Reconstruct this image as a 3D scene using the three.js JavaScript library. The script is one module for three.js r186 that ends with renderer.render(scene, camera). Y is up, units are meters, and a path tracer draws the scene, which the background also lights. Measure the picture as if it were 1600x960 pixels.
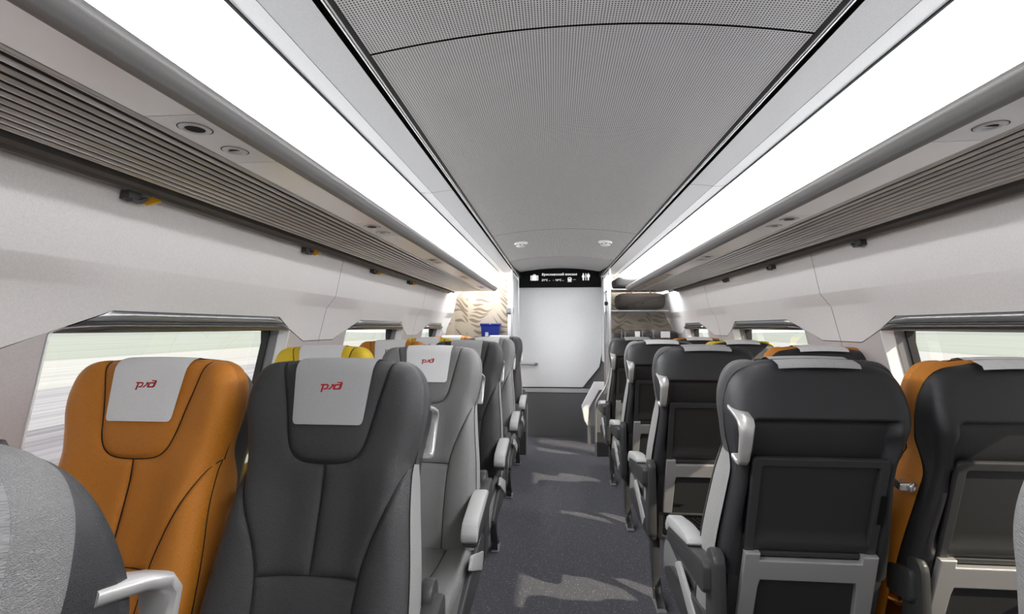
import * as THREE from 'three';
import { RoundedBoxGeometry } from 'three/addons/geometries/RoundedBoxGeometry.js';
import { mergeGeometries, mergeVertices, toCreasedNormals } from 'three/addons/utils/BufferGeometryUtils.js';
import { RectAreaLightUniformsLib } from 'three/addons/lights/RectAreaLightUniformsLib.js';

// ------------------------------------------------------------------ camera, sky, sun, exposure
const scene = new THREE.Scene();
const camera = new THREE.PerspectiveCamera(64.2, 1600 / 960, 0.05, 2000);
camera.position.set(-0.065, 1.30, 0);
camera.rotation.set(THREE.MathUtils.degToRad(2.395), THREE.MathUtils.degToRad(4.927), 0, 'YXZ');
const renderer = new THREE.WebGLRenderer({ antialias: true });
renderer.toneMapping = THREE.LinearToneMapping;
renderer.toneMappingExposure = 2.0;
renderer.shadowMap.enabled = true;
RectAreaLightUniformsLib.init();
scene.background = new THREE.Color().setRGB(0.68, 0.70, 0.72);       // even overcast sky
const sun = new THREE.DirectionalLight(0xfff1dc, 3.2);
sun.position.set(10, 8.0, 6.0); sun.target.position.set(0, 0, 0);
sun.castShadow = true; sun.shadow.radius = 1.5;
sun.shadow.mapSize.set(2048, 2048);
Object.assign(sun.shadow.camera, { left: -8, right: 8, top: 8, bottom: -8, near: 0.1, far: 40 });
scene.add(sun, sun.target);
const COVE_FLAT = 18, COVE_SIDE = 17, COVE_GLOW = 0.6;

// ------------------------------------------------------------------ helpers
const V2 = (x, y) => new THREE.Vector2(x, y), V3 = (x, y, z) => new THREE.Vector3(x, y, z);
let seedN = 7;
const rnd = () => { seedN = (seedN * 1664525 + 1013904223) >>> 0; return seedN / 4294967296; };
const clamp = (x, a = 0, b = 1) => Math.min(b, Math.max(a, x));
const smooth = (a, b, x) => { const t = clamp((x - a) / (b - a)); return t * t * (3 - 2 * t); };
const lerp = (a, b, t) => a + (b - a) * t;
const used = {};
function numbered(n) { if (!(n in used)) { used[n] = 0; return n; } used[n]++; return n + '_' + String(used[n]).padStart(3, '0'); }
function shadow(o) { o.castShadow = o.receiveShadow = true; return o; }
function mesh(name, geo, mat, parent) {
  const m = shadow(new THREE.Mesh(Array.isArray(geo) ? merge(geo) : geo, mat));
  m.name = parent ? name : numbered(name); (parent || scene).add(m); return m;
}
function merge(list) {
  return mergeGeometries(list.map((g) => { g = g.index ? g.toNonIndexed() : g; for (const k of Object.keys(g.attributes)) if (!['position', 'normal', 'uv'].includes(k)) g.deleteAttribute(k); return g; }));
}
function thing(name, label, category, pos = [0, 0, 0], group) {
  const o = new THREE.Group(); o.name = numbered(name); o.position.set(...pos); scene.add(o);
  o.userData = { label, category }; if (group) o.userData.group = group; return o;
}
function tag(o, label, category, group) { Object.assign(o.userData, { label, category }); if (group) o.userData.group = group; return o; }
function struct(name, label, category) { const o = new THREE.Group(); o.name = name; o.userData = { kind: 'structure', label, category }; scene.add(o); return o; }
// parametric sheet: fn(u, v) -> [x, y, z, uvx, uvy]; us / vs are sample lists
const steps = (n, a = 0, b = 1) => Array.from({ length: n + 1 }, (_, i) => lerp(a, b, i / n));
function sheet(us, vs, fn, flip = false) {
  const p = [], t = [], ix = [], nu = us.length;
  for (const v of vs) for (const u of us) { const q = fn(u, v); p.push(q[0], q[1], q[2]); t.push(q[3] ?? q[0], q[4] ?? q[1]); }
  for (let j = 0; j < vs.length - 1; j++) for (let i = 0; i < nu - 1; i++) {
    const a = j * nu + i, b = a + 1, c = a + nu, d = c + 1;
    flip ? ix.push(a, c, b, b, c, d) : ix.push(a, b, c, b, d, c);
  }
  const g = new THREE.BufferGeometry();
  g.setAttribute('position', new THREE.Float32BufferAttribute(p, 3)); g.setAttribute('uv', new THREE.Float32BufferAttribute(t, 2));
  g.setIndex(ix); g.computeVertexNormals(); return g;
}
function shape(pts) { const s = new THREE.Shape(); pts.forEach((p, i) => (i ? s.lineTo(p[0], p[1]) : s.moveTo(p[0], p[1]))); s.closePath(); return s; }
function rrect(x0, y0, x1, y1, r, S = THREE.Shape) {
  const s = new S(); const rs = Array.isArray(r) ? r : [r, r, r, r];      // bl, br, tr, tl
  s.moveTo(x0 + rs[0], y0); s.lineTo(x1 - rs[1], y0); if (rs[1]) s.absarc(x1 - rs[1], y0 + rs[1], rs[1], -Math.PI / 2, 0);
  s.lineTo(x1, y1 - rs[2]); if (rs[2]) s.absarc(x1 - rs[2], y1 - rs[2], rs[2], 0, Math.PI / 2);
  s.lineTo(x0 + rs[3], y1); if (rs[3]) s.absarc(x0 + rs[3], y1 - rs[3], rs[3], Math.PI / 2, Math.PI);
  s.lineTo(x0, y0 + rs[0]); if (rs[0]) s.absarc(x0 + rs[0], y0 + rs[0], rs[0], Math.PI, Math.PI * 1.5); return s;
}
function ext(s, depth, bevel = 0, curve = 6) {
  const g = new THREE.ExtrudeGeometry(s, { depth: depth - 2 * bevel, bevelEnabled: bevel > 0, bevelSize: bevel, bevelThickness: bevel, bevelOffset: -bevel, bevelSegments: 2, curveSegments: curve });
  if (bevel) g.translate(0, 0, bevel); return g;
}
const crease = (g, a = 0.6) => toCreasedNormals(g, a);
// extrude a (x, y) profile along z from z1 (far) to z0 (near)
function along(pts, z0, z1, s = 1, bevel = 0) {
  const sh = pts instanceof THREE.Shape ? pts : shape(pts.map((p) => [p[0] * s, p[1]]));
  const g = ext(sh, z0 - z1, bevel); g.translate(0, 0, z1); return g;
}
// extrude a (z, y) profile across x
function across(sh, x0, x1, bevel = 0, curve = 8) {
  const g = ext(sh, x1 - x0, bevel, curve); g.rotateY(-Math.PI / 2); g.translate(x1, 0, 0); return g;   // (z,y) -> shape x = z
}
function box(x0, x1, y0, y1, z0, z1, r = 0) {
  const w = x1 - x0, h = y1 - y0, d = Math.abs(z1 - z0);
  const g = r ? new RoundedBoxGeometry(w, h, d, 2, r) : new THREE.BoxGeometry(w, h, d);
  g.translate((x0 + x1) / 2, (y0 + y1) / 2, (z0 + z1) / 2); return g;
}
function boxUV(g, k = 1) {                                             // uv in metres by dominant axis
  if (g.index) g = g.toNonIndexed(); const p = g.attributes.position, n = g.attributes.normal, t = [];
  for (let i = 0; i < p.count; i++) {
    const ax = Math.abs(n.getX(i)), ay = Math.abs(n.getY(i)), az = Math.abs(n.getZ(i));
    ax >= ay && ax >= az ? t.push(p.getZ(i) * k, p.getY(i) * k) : ay >= az ? t.push(p.getX(i) * k, p.getZ(i) * k) : t.push(p.getX(i) * k, p.getY(i) * k);
  }
  g.setAttribute('uv', new THREE.Float32BufferAttribute(t, 2)); return g;
}
function tube(pts, r, seg = 32, rad = 8, tension = 0.5, closed = false) { return new THREE.TubeGeometry(new THREE.CatmullRomCurve3(pts, closed, 'catmullrom', tension), seg, r, rad, closed); }
// sweep a rectangle-like loop along a 3D path: frames given by (centre, side, up, halfwidth, halfthick)
function ribbon(fr, round = 0.35) {
  const k = 12, rings = fr.map((f) => Array.from({ length: k }, (_, i) => {
    const a = (i / k) * Math.PI * 2 + 0.26, c = Math.cos(a), s = Math.sin(a), e = round;
    const x = Math.sign(c) * Math.abs(c) ** e * f.w, y = Math.sign(s) * Math.abs(s) ** e * f.t;
    return f.c.clone().addScaledVector(f.s, x).addScaledVector(f.u, y);
  }));
  const p = [], ix = [];
  rings.forEach((r) => r.forEach((q) => p.push(q.x, q.y, q.z)));
  for (let j = 0; j < rings.length - 1; j++) for (let i = 0; i < k; i++) { const a = j * k + i, b = j * k + ((i + 1) % k), c = a + k, d = b + k; ix.push(a, b, c, b, d, c); }
  for (const [j, f] of [[0, 1], [rings.length - 1, 0]]) for (let i = 1; i < k - 1; i++) { const o = j * k; f ? ix.push(o, o + i + 1, o + i) : ix.push(o, o + i, o + i + 1); }
  const g = new THREE.BufferGeometry(); g.setAttribute('position', new THREE.Float32BufferAttribute(p, 3)); g.setIndex(ix);
  g.setAttribute('uv', new THREE.Float32BufferAttribute(new Float32Array(p.length / 3 * 2), 2));
  g.computeVertexNormals(); return crease(g, 0.9);
}

// ------------------------------------------------------------------ textures
function dataTex(n, fn, srgb = false, m = n) {
  const d = new Uint8Array(n * m * 4);
  for (let y = 0; y < m; y++) for (let x = 0; x < n; x++) { const c = fn(x, y), i = (y * n + x) * 4; for (let k = 0; k < 3; k++) d[i + k] = clamp(Array.isArray(c) ? c[k] : c) * 255; d[i + 3] = 255; }
  const t = new THREE.DataTexture(d, n, m); t.magFilter = THREE.LinearFilter; t.minFilter = THREE.LinearMipmapLinearFilter; t.generateMipmaps = true;
  t.wrapS = t.wrapT = THREE.RepeatWrapping; if (srgb) t.colorSpace = THREE.SRGBColorSpace; t.needsUpdate = true; return t;
}
function rep(t, kx, ky = kx) { const c = t.clone(); c.repeat.set(kx, ky); c.needsUpdate = true; return c; }
function lattice(n) { const a = new Float32Array(n * n); for (let i = 0; i < a.length; i++) a[i] = rnd(); return (x, y) => {
  const xi = Math.floor(x), yi = Math.floor(y), fx = x - xi, fy = y - yi, q = (i, j) => a[(((j % n) + n) % n) * n + (((i % n) + n) % n)];
  const sx = fx * fx * (3 - 2 * fx), sy = fy * fy * (3 - 2 * fy);
  return lerp(lerp(q(xi, yi), q(xi + 1, yi), sx), lerp(q(xi, yi + 1), q(xi + 1, yi + 1), sx), sy); }; }
const nz64 = lattice(64), nz32 = lattice(32), nz128 = lattice(128), nz256 = lattice(256);
// pebbled leather: cell pattern, tile 12 cm
const cells = (() => { const n = 40, a = []; for (let i = 0; i < n * n; i++) a.push([rnd(), rnd()]); return (x, y) => {
  const xi = Math.floor(x), yi = Math.floor(y); let d1 = 9, d2 = 9;
  for (let j = -1; j <= 1; j++) for (let i = -1; i <= 1; i++) { const q = a[((((yi + j) % n) + n) % n) * n + ((((xi + i) % n) + n) % n)]; const d = Math.hypot(xi + i + q[0] - x, yi + j + q[1] - y); if (d < d1) { d2 = d1; d1 = d; } else if (d < d2) d2 = d; }
  return d2 - d1; }; })();
const leatherBump = dataTex(512, (x, y) => { const k = 40 / 512; const w = 1.6 * (nz64(x / 8, y / 8) - 0.5), r = 1 - Math.abs(2 * nz128(x / 4 + w, y / 4 - w) - 1); return clamp(0.15 + 0.5 * smooth(0, 0.5, cells(x * k + w, y * k - w)) + 0.4 * r); });
const grainBump = dataTex(256, (x, y) => 0.5 * nz128(x / 2, y / 2) + 0.5 * nz256(x, y));
const grainTone = dataTex(512, (x, y) => 0.965 + 0.05 * (nz256(x / 2, y / 2) - 0.5) + 0.035 * (nz128(x / 4, y / 4) - 0.5), true);
const fabricTone = dataTex(512, (x, y) => 0.93 + 0.09 * (nz256(x / 2, y / 2) - 0.5) + 0.05 * (nz256(x / 2 + 9, y / 8) - 0.5), true);
// speckled floor, tile 0.8 m
const speck = new Float32Array(1024 * 1024);
for (let i = 0; i < 5200; i++) { const cx = rnd() * 1024, cy = rnd() * 1024, r = 1.0 + rnd() * rnd() * 2.4, b = 0.25 + rnd() * 0.75, e = 0.6 + rnd() * 0.8, R = Math.ceil(r * 1.6);
  for (let j = -R; j <= R; j++) for (let k = -R; k <= R; k++) if (Math.hypot(k * e, j / e) < r) speck[(((cy | 0) + j + 2048) % 1024) * 1024 + (((cx | 0) + k + 2048) % 1024)] = b; }
const floorTone = dataTex(1024, (x, y) => { const s = speck[y * 1024 + x], n = 0.055 * (nz256(x / 4, y / 4) - 0.5) + 0.03 * (nz128(x / 8, y / 8) - 0.5); return [0.31 + n + s * 0.40, 0.31 + n + s * 0.40, 0.335 + n + s * 0.36]; }, true);
const floorBump = dataTex(512, (x, y) => 0.5 * nz256(x / 2, y / 2) + 0.5 * nz128(x / 4, y / 4));
// perforated sheet, 8 x 8 holes per tile of 49.6 mm
const perf = dataTex(512, (x, y) => { const d = Math.hypot((x % 64) - 31.5, (y % 64) - 31.5) / 64; const k = smooth(0.245, 0.30, d), n = 0.02 * (nz256(x / 2, y / 2) - 0.5); return [0.05 + k * (0.87 + n), 0.05 + k * (0.87 + n), 0.05 + k * (0.87 + n)]; }, true);
const perfBump = dataTex(512, (x, y) => smooth(0.235, 0.30, Math.hypot((x % 64) - 31.5, (y % 64) - 31.5) / 64));
// beige bulkhead laminate with flowing leaf bands and fine dotted lines
function canvasTex(w, h, draw, srgb = true) { const c = document.createElement('canvas'); c.width = w; c.height = h; draw(c.getContext('2d'), w, h); const t = new THREE.CanvasTexture(c); if (srgb) t.colorSpace = THREE.SRGBColorSpace; t.anisotropy = 8; return t; }
const waveTone = canvasTex(1024, 1024, (g, w, h) => {
  g.fillStyle = '#aea28f'; g.fillRect(0, 0, w, h);
  const Y = (x, y0, k) => y0 + 0.30 * x + 42 * Math.sin(x / 1024 * Math.PI * 4 + k) + 20 * Math.sin(x / 1024 * Math.PI * 10 + k * 1.7), K = (i) => 0.9 * Math.sin(i * 0.7) + i * 0.13;
  for (let i = -8; i < 22; i++) for (let j = 0; j < 5; j++) { g.strokeStyle = 'rgba(116,98,78,0.55)'; g.lineWidth = 2.6; g.setLineDash([5, 4]); g.beginPath(); for (let x = 0; x <= w; x += 8) { const t = j / 5, y = lerp(Y(x, i * 56, K(i)), Y(x, (i + 1) * 56, K(i + 1)), t); x ? g.lineTo(x, y) : g.moveTo(x, y); } g.stroke(); }
  g.setLineDash([]);
  for (let i = -8; i < 22; i++) for (let x0 = rnd() * 90; x0 < w; x0 += 210 + rnd() * 150) { const L = 130 + rnd() * 110, W = 17 + rnd() * 13, up = [], dn = []; for (let t = 0; t <= 1.001; t += 0.05) { const x = x0 + L * t, y = Y(x, i * 56, K(i)), q = W * Math.sin(Math.PI * t ** 0.7) ** 1.2; up.push([x, y - q * 0.3]); dn.unshift([x, y + q]); } g.fillStyle = 'rgba(112,98,82,0.85)'; g.beginPath(); [...up, ...dn].forEach((p, n) => (n ? g.lineTo(p[0], p[1]) : g.moveTo(p[0], p[1]))); g.closePath(); g.fill(); }
}); waveTone.wrapS = waveTone.wrapT = THREE.RepeatWrapping;
const coverTex = (base) => canvasTex(512, 512, (g, w, h) => {
  g.fillStyle = base; g.fillRect(0, 0, w, h);
  for (let i = 0; i < 26000; i++) { g.fillStyle = rnd() < 0.5 ? 'rgba(0,0,0,0.05)' : 'rgba(255,255,255,0.06)'; g.fillRect(rnd() * w, rnd() * h, 2, 2); }
  g.save(); g.translate(w * 0.5, h * 0.47); g.scale(1.5, 1.5); g.fillStyle = '#a3161c'; const P = (pts) => { g.beginPath(); pts.forEach((p, i) => (i ? g.lineTo(p[0], p[1]) : g.moveTo(p[0], p[1]))); g.closePath(); g.fill(); };
  P([[-47, -13], [-18, -13], [-13, -8], [-15, 4], [-21, 11], [-34, 11], [-33, 5], [-24, 5], [-21, 1], [-20, -7], [-33, -7], [-38, 22], [-46, 22], [-41, -7], [-48, -7]]);
  P([[-17, 11], [-2, -3], [-1, -13], [9, -13], [8, -5], [-7, 11]]);
  P([[14, -13], [35, -13], [36, -17], [24, -17], [20, -22], [42, -22], [45, -17], [41, 5], [35, 11], [7, 11], [5, 6], [9, -8]]);
  g.fillStyle = base; P([[17, -7], [33, -7], [31, 2], [28, 5], [14, 5]]); g.restore();
});
const signTex = canvasTex(1024, 256, (g, w, h) => {
  g.fillStyle = '#020203'; g.fillRect(0, 0, w, h); g.fillStyle = '#fff'; g.textBaseline = 'alphabetic';
  const X = (px) => (px - 280) / 1040 * w, Y = (py) => (py - 160) / 255 * h;         // from the photograph's own sign, pixels of a crop of it
  g.font = 'bold 41px sans-serif'; g.save(); g.translate(X(570), Y(262)); const tw = g.measureText('Ярославский вокзал').width; g.scale((X(1020) - X(570)) / tw, 1.0); g.fillText('Ярославский вокзал', 0, 0); g.restore();
  g.font = 'bold 36px sans-serif'; g.fillText('21°C', X(570), Y(334)); g.fillText('-', X(714), Y(334)); g.fillText('14°C', X(742), Y(334));
  g.font = '17px sans-serif'; g.fillText('вт', X(664), Y(332)); g.fillText('сат', X(828), Y(332)); g.fillText('в тп', X(968), Y(322));
  const R = (x0, y0, x1, y1, r = 4) => { g.beginPath(); g.roundRect(X(x0), Y(y0), X(x1) - X(x0), Y(y1) - Y(y0), r); g.fill(); };
  R(428, 258, 440, 326); R(445, 258, 510, 326); R(515, 258, 527, 326); g.lineWidth = 6; g.strokeStyle = '#fff'; g.strokeRect(X(466), Y(247), X(490) - X(466), 12);
  R(900, 288, 950, 334, 14); g.fillStyle = '#020203'; R(910, 299, 940, 310, 3); g.fillStyle = '#fff'; R(898, 338, 952, 346, 2);
  const man = (x, skirt) => { g.beginPath(); g.arc(X(x), Y(242), 7, 0, 7); g.fill(); g.beginPath(); g.moveTo(X(x - 20), Y(skirt ? 286 : 252)); g.lineTo(X(x - 8), Y(250)); g.lineTo(X(x + 8), Y(250)); g.lineTo(X(x + 20), Y(skirt ? 286 : 252)); g.lineTo(X(x + 20), Y(286)); g.lineTo(X(x + 10), Y(290)); g.lineTo(X(x + 8), Y(328)); g.lineTo(X(x - 8), Y(328)); g.lineTo(X(x - 10), Y(290)); g.lineTo(X(x - 20), Y(286)); g.closePath(); g.fill(); };
  man(1097, true); man(1160, false); R(1124, 236, 1133, 328, 1);
});

// ------------------------------------------------------------------ materials
const std = (o) => new THREE.MeshStandardMaterial(o), phys = (o) => new THREE.MeshPhysicalMaterial(o);
const lin = (r, g = r, b = r) => new THREE.Color().setRGB(r, g, b);
const leather = (r, g, b) => std({ color: lin(r, g, b), roughness: 0.52, bumpMap: rep(leatherBump, 8.3), bumpScale: 0.0011, map: rep(fabricTone, 6) });
const M = {
  wall: std({ color: lin(0.79, 0.77, 0.755), roughness: 0.75, map: rep(grainTone, 3), side: THREE.DoubleSide }),
  lowerWall: std({ color: lin(0.55, 0.51, 0.50), roughness: 0.7, map: rep(grainTone, 3) }),
  dark: std({ color: lin(0.02), roughness: 0.8 }),
  black: phys({ color: lin(0.006), roughness: 0.6, specularIntensity: 0.3 }),
  ceiling: std({ color: lin(0.9), roughness: 0.55, map: rep(perf, 20.16), bumpMap: rep(perfBump, 20.16), bumpScale: 0.001, side: THREE.DoubleSide }),
  soffit: std({ color: lin(0.5), roughness: 0.6, map: rep(grainTone, 3), side: THREE.DoubleSide }),
  cove: std({ color: lin(0.64, 0.645, 0.65), roughness: 0.55, map: rep(grainTone, 4) }),
  railDark: std({ color: lin(0.06), roughness: 0.4, metalness: 0.3 }),
  railLight: std({ color: lin(0.7), roughness: 0.35, metalness: 0.5 }),
  glow: std({ color: lin(0.8), roughness: 0.6, emissive: lin(1, 1, 1.01), emissiveIntensity: COVE_GLOW }),
  fascia: std({ color: lin(0.26, 0.255, 0.25), roughness: 0.42, metalness: 0.25, map: rep(grainTone, 6) }),
  satin: std({ color: lin(0.92, 0.905, 0.89), roughness: 0.3, metalness: 0.8, bumpMap: rep(grainBump, 8), bumpScale: 0.0002 }),
  slat: std({ color: lin(0.20, 0.193, 0.186), roughness: 0.45, metalness: 0.3 }),
  bead: std({ color: lin(0.92, 0.90, 0.87), roughness: 0.22, metalness: 0.5 }),
  slatBack: std({ color: lin(0.03), roughness: 0.8 }),
  rackDark: std({ color: lin(0.15, 0.142, 0.135), roughness: 0.5 }),
  unit: std({ color: lin(0.95, 0.945, 0.935), roughness: 0.3, metalness: 0.5, map: rep(grainTone, 5) }),
  ring: std({ color: lin(0.8), roughness: 0.3, metalness: 0.3 }),
  floor: std({ color: lin(1), roughness: 0.72, map: rep(floorTone, 1.25), bumpMap: rep(floorBump, 3), bumpScale: 0.0012 }),
  white: std({ color: lin(0.9), roughness: 0.35 }),
  guide: std({ color: lin(0.2, 0.2, 0.205), roughness: 0.5 }),
  gasket: std({ color: lin(0.012), roughness: 0.6 }),
  glass: phys({ color: lin(0.93, 0.95, 0.94), roughness: 0.02, transmission: 1, thickness: 0, ior: 1.5 }),
  blindTop: phys({ color: lin(0.32, 0.325, 0.33), roughness: 0.22, metalness: 0.5 }),
  blindLow: phys({ color: lin(0.10, 0.095, 0.09), roughness: 0.25, metalness: 0.5 }),
  shell: std({ color: lin(0.023, 0.023, 0.025), roughness: 0.40, bumpMap: rep(leatherBump, 16), bumpScale: 0.0003 }),
  tray: std({ color: lin(0.032, 0.032, 0.033), roughness: 0.55, bumpMap: rep(grainBump, 14), bumpScale: 0.0003 }),
  trayInner: std({ color: lin(0.022), roughness: 0.6, bumpMap: rep(grainBump, 14), bumpScale: 0.0003 }),
  frame: std({ color: lin(0.045), roughness: 0.38 }),
  silver: std({ color: lin(0.56, 0.55, 0.54), roughness: 0.36, metalness: 0.6, bumpMap: rep(grainBump, 12), bumpScale: 0.00025 }),
  chrome: std({ color: lin(0.8), roughness: 0.18, metalness: 0.9 }),
  seam: std({ color: lin(0.008), roughness: 0.8 }),
  pad: std({ color: lin(0.42, 0.42, 0.41), roughness: 0.5, bumpMap: rep(leatherBump, 14), bumpScale: 0.0003 }),
  net: std({ color: lin(0.012), roughness: 0.7 }),
  charcoal: leather(0.045, 0.045, 0.046), grey: leather(0.225, 0.223, 0.221), paleGrey: leather(0.34, 0.335, 0.325), orange: leather(0.68, 0.24, 0.017), yellow: leather(0.95, 0.66, 0.03),
  coverGrey: std({ color: lin(1), roughness: 0.85, map: coverTex('#a9a9a9') }), coverWhite: std({ color: lin(1), roughness: 0.85, map: coverTex('#e4e4e4') }),
  carpetWall: std({ color: lin(0.16, 0.16, 0.165), roughness: 0.9, map: rep(fabricTone, 3) }),
  panelWhite: std({ color: lin(0.86, 0.865, 0.87), roughness: 0.55, map: rep(grainTone, 2) }),
  beige: std({ color: lin(1), roughness: 0.5, map: rep(waveTone, 1.0) }),
  orangeTab: std({ color: lin(0.85, 0.42, 0.02), roughness: 0.5 }),
  blue: std({ color: lin(0.02, 0.04, 0.30), roughness: 0.4 }),
  bag: std({ color: lin(0.018, 0.016, 0.014), roughness: 0.75, bumpMap: rep(grainBump, 10), bumpScale: 0.001 }),
  bagBrown: phys({ color: lin(0.016, 0.013, 0.011), roughness: 0.95, specularIntensity: 0.25, bumpMap: rep(grainBump, 10), bumpScale: 0.001 }),
  paper: std({ color: lin(0.78, 0.77, 0.76), roughness: 0.8 }),
  steel: std({ color: lin(0.62), roughness: 0.3, metalness: 0.8 }),
  plasticWhite: std({ color: lin(0.82), roughness: 0.4 }),
};
M.glass.side = THREE.DoubleSide;

// ------------------------------------------------------------------ car body
const ZN = 1.35, ZF = -5.92;                                           // near and far ends of the saloon
const floor = mesh('floor', boxUV(box(-1.52, 1.52, -0.12, 0, ZN + 0.1, ZF - 0.1)), M.floor); floor.userData = { kind: 'structure', label: 'dark grey speckled floor covering along the aisle', category: 'floor' };
const bays = [[ZN, 0.88, null, 0], [0.88, -0.745, 0.07, 0.515], [-0.745, -2.37, -1.557, 0.515], [-2.37, -3.995, -3.185, 0.515], [-3.995, ZF, -4.645, 0.36]];
const WT = 1.29, WB = 0.735;                                            // window head and sill
const lean = (y) => 1.232 + 0.22 * (WT - y);
function wallX(y, z) {                                                  // inner face of the upper wall
  let p = 0; for (const zp of [0.88, -0.745, -2.37, -3.995, -5.3]) p = Math.max(p, 1 - smooth(0.2, 0.44, Math.abs(z - zp)));
  if (y >= 1.455) return lerp(1.158, 1.12, (y - 1.455) / (1.646 - 1.455));
  const win = y > 1.29 ? lerp(1.222, 1.158, (y - 1.29) / 0.165) : lean(y) - 0.01;
  const pil = y > 1.395 ? lerp(1.205, 1.158, (y - 1.395) / 0.06) : y > 1.216 ? lerp(1.249, 1.205, (y - 1.216) / 0.179) : lean(y);
  return lerp(win, pil, p);
}
function headY(z, c, h) {                                               // lower edge of the upper wall panel
  if (c === null) return 1.236;
  const d = Math.abs(z - c) - h;
  return d > 0 ? lerp(1.29, 1.236, clamp(d / 0.145)) : lerp(1.29, 1.342, clamp(-d / 0.13));
}
const winShape = (c, h, inset, S = THREE.Shape) => { const r = 0.075; return rrect(c - h + inset, WB + inset, c + h - inset, WT - inset * 0.4, [r, r, 0.012, 0.012], S); };
let winN = 0;
for (const s of [-1, 1]) {
  const side = s < 0 ? 'left' : 'right';
  const wall = struct('wall_' + side, `pale grey moulded wall panels between the windows on the ${side}`, 'wall');
  const mapWall = (g, d0) => { const p = g.attributes.position, out = []; for (let i = 0; i < p.count; i++) out.push(s * (lean(p.getY(i)) + d0 + p.getZ(i)), p.getY(i), p.getX(i)); const q = new THREE.BufferGeometry(); q.setAttribute('position', new THREE.Float32BufferAttribute(out, 3));
    const t = []; for (let i = 0; i < p.count; i++) t.push(p.getX(i), p.getY(i)); q.setAttribute('uv', new THREE.Float32BufferAttribute(t, 2));
    if (s < 0) { /* (z,y,d) -> (-x) keeps handedness */ } else { const a = q.attributes.position.array, u = q.attributes.uv.array; for (let i = 0; i < a.length; i += 9) for (let k = 0; k < 3; k++) [a[i + 3 + k], a[i + 6 + k]] = [a[i + 6 + k], a[i + 3 + k]]; for (let i = 0; i < u.length; i += 6) for (let k = 0; k < 2; k++) [u[i + 2 + k], u[i + 4 + k]] = [u[i + 4 + k], u[i + 2 + k]]; }
    q.computeVertexNormals(); return q; };
  for (const [z0, z1, c, h] of bays) {
    const g = 0.0018, zs = [];
    for (let i = 0; i <= 36; i++) zs.push(lerp(z0 - g, z1 + g, i / 36));
    if (c !== null) for (const k of [h, h - 0.13, h + 0.145]) zs.push(c + k, c - k);
    const zz = [...new Set(zs.filter((z) => z <= z0 - g && z >= z1 + g))].sort((a, b) => b - a);
    const rows = [0, 0.3, 0.6, 1, 1.18, 1.4, 1.7, 1.98, 2.02, 2.35, 2.7, 3];
    mesh('upper_panel', sheet(zz, rows, (z, r) => {
      const yb = headY(z, c, h) + 0.0018, y = r <= 1 ? lerp(yb, Math.max(1.395, yb), r) : r <= 2 ? lerp(Math.max(1.395, yb), 1.455, r - 1) : lerp(1.455, 1.66, r - 2);
      return [s * wallX(y, z), y, z, z, y];
    }, s > 0), M.wall, wall);
    // panel round the window, down to the ledge
    const a = z1 + g, b = z0 - g, sh = new THREE.Shape(), top = (z) => headY(z, c, h) - 0.0018;
    sh.moveTo(a, 0.62); sh.lineTo(b, 0.62); sh.lineTo(b, top(b));
    if (c !== null) { sh.lineTo(c + h + 0.145, top(c + h + 0.145)); sh.lineTo(c + h + 0.008, 1.2875); sh.lineTo(c + h + 0.008, WT + 0.012); sh.lineTo(c - h - 0.008, WT + 0.012); sh.lineTo(c - h - 0.008, 1.2875); sh.lineTo(c - h - 0.145, top(c - h - 0.145)); }
    sh.lineTo(a, top(a)); sh.closePath();
    if (c !== null) sh.holes.push(winShape(c, h, -0.006, THREE.Path));
    mesh('window_surround', mapWall(ext(sh, 0.115), 0), M.lowerWall, wall);
    mesh('lower_panel', boxUV(box(Math.min(s * 1.395, s * 1.51), Math.max(s * 1.395, s * 1.51), 0, 0.6, b, a, 0.004)), M.lowerWall, wall);
    if (c === null) continue;
    winN++;
    const w = struct('window_' + winN, `${['rearmost', 'nearest', 'second', 'far'][bays.findIndex((q) => q[2] === c) - 1]} window in the ${side} wall with white reveal and roller blind housing`, 'window');
    const band = (d0, d1, i0, i1) => { const q = winShape(c, h, i0); q.holes.push(winShape(c, h, i1, THREE.Path)); return mapWall(ext(q, d1 - d0, 0, 10), d0); };
    mesh('reveal', band(-0.003, 0.045, -0.004, 0.0005), M.white, w);
    mesh('blind_guide', band(0.045, 0.082, -0.004, 0.004), M.guide, w);
    mesh('gasket', band(0.082, 0.11, -0.004, 0.012), M.gasket, w);
    mesh('pane', mapWall(new THREE.ShapeGeometry(winShape(c, h, 0.008), 8).toNonIndexed(), 0.1), M.glass, w).castShadow = false;
    // roller blind housing: upper glossy band and lower darker cassette
    const prof = (r) => lerp(1.342, 1.288, r), ins = (r) => clamp(0.13 * (1 - r) / 0.98, 0, 0.13);
    const houses = (r0, r1, bulge, name, mat, lip) => {
      const rs = steps(6, r0, r1); if (lip) rs.push(r1 + 0.001, r1 + 0.2);
      mesh(name, sheet([-1, ...steps(20, -0.985, 0.985), 1], rs, (u, r) => {
        const under = r > r1 + 0.002, rr = Math.min(r, r1), y = prof(rr) - (under ? 0.001 : 0), hw = h - ins(rr), z = c + u * hw;
        const t = (rr - r0) / (r1 - r0), out = bulge * Math.sin(Math.PI * clamp(t * 0.8 + 0.12)) * smooth(1, 0.93, Math.abs(u));
        return [s * (wallX(1.335, z) + 0.012 * rr - out + (under ? 0.075 : 0)), y, z, z, y];
      }, s < 0), mat, w);
    };
    houses(0, 0.47, 0.008, 'blind_housing', M.blindTop); houses(0.5, 1, 0.016, 'blind_cassette', M.blindLow, true);
  }
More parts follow.
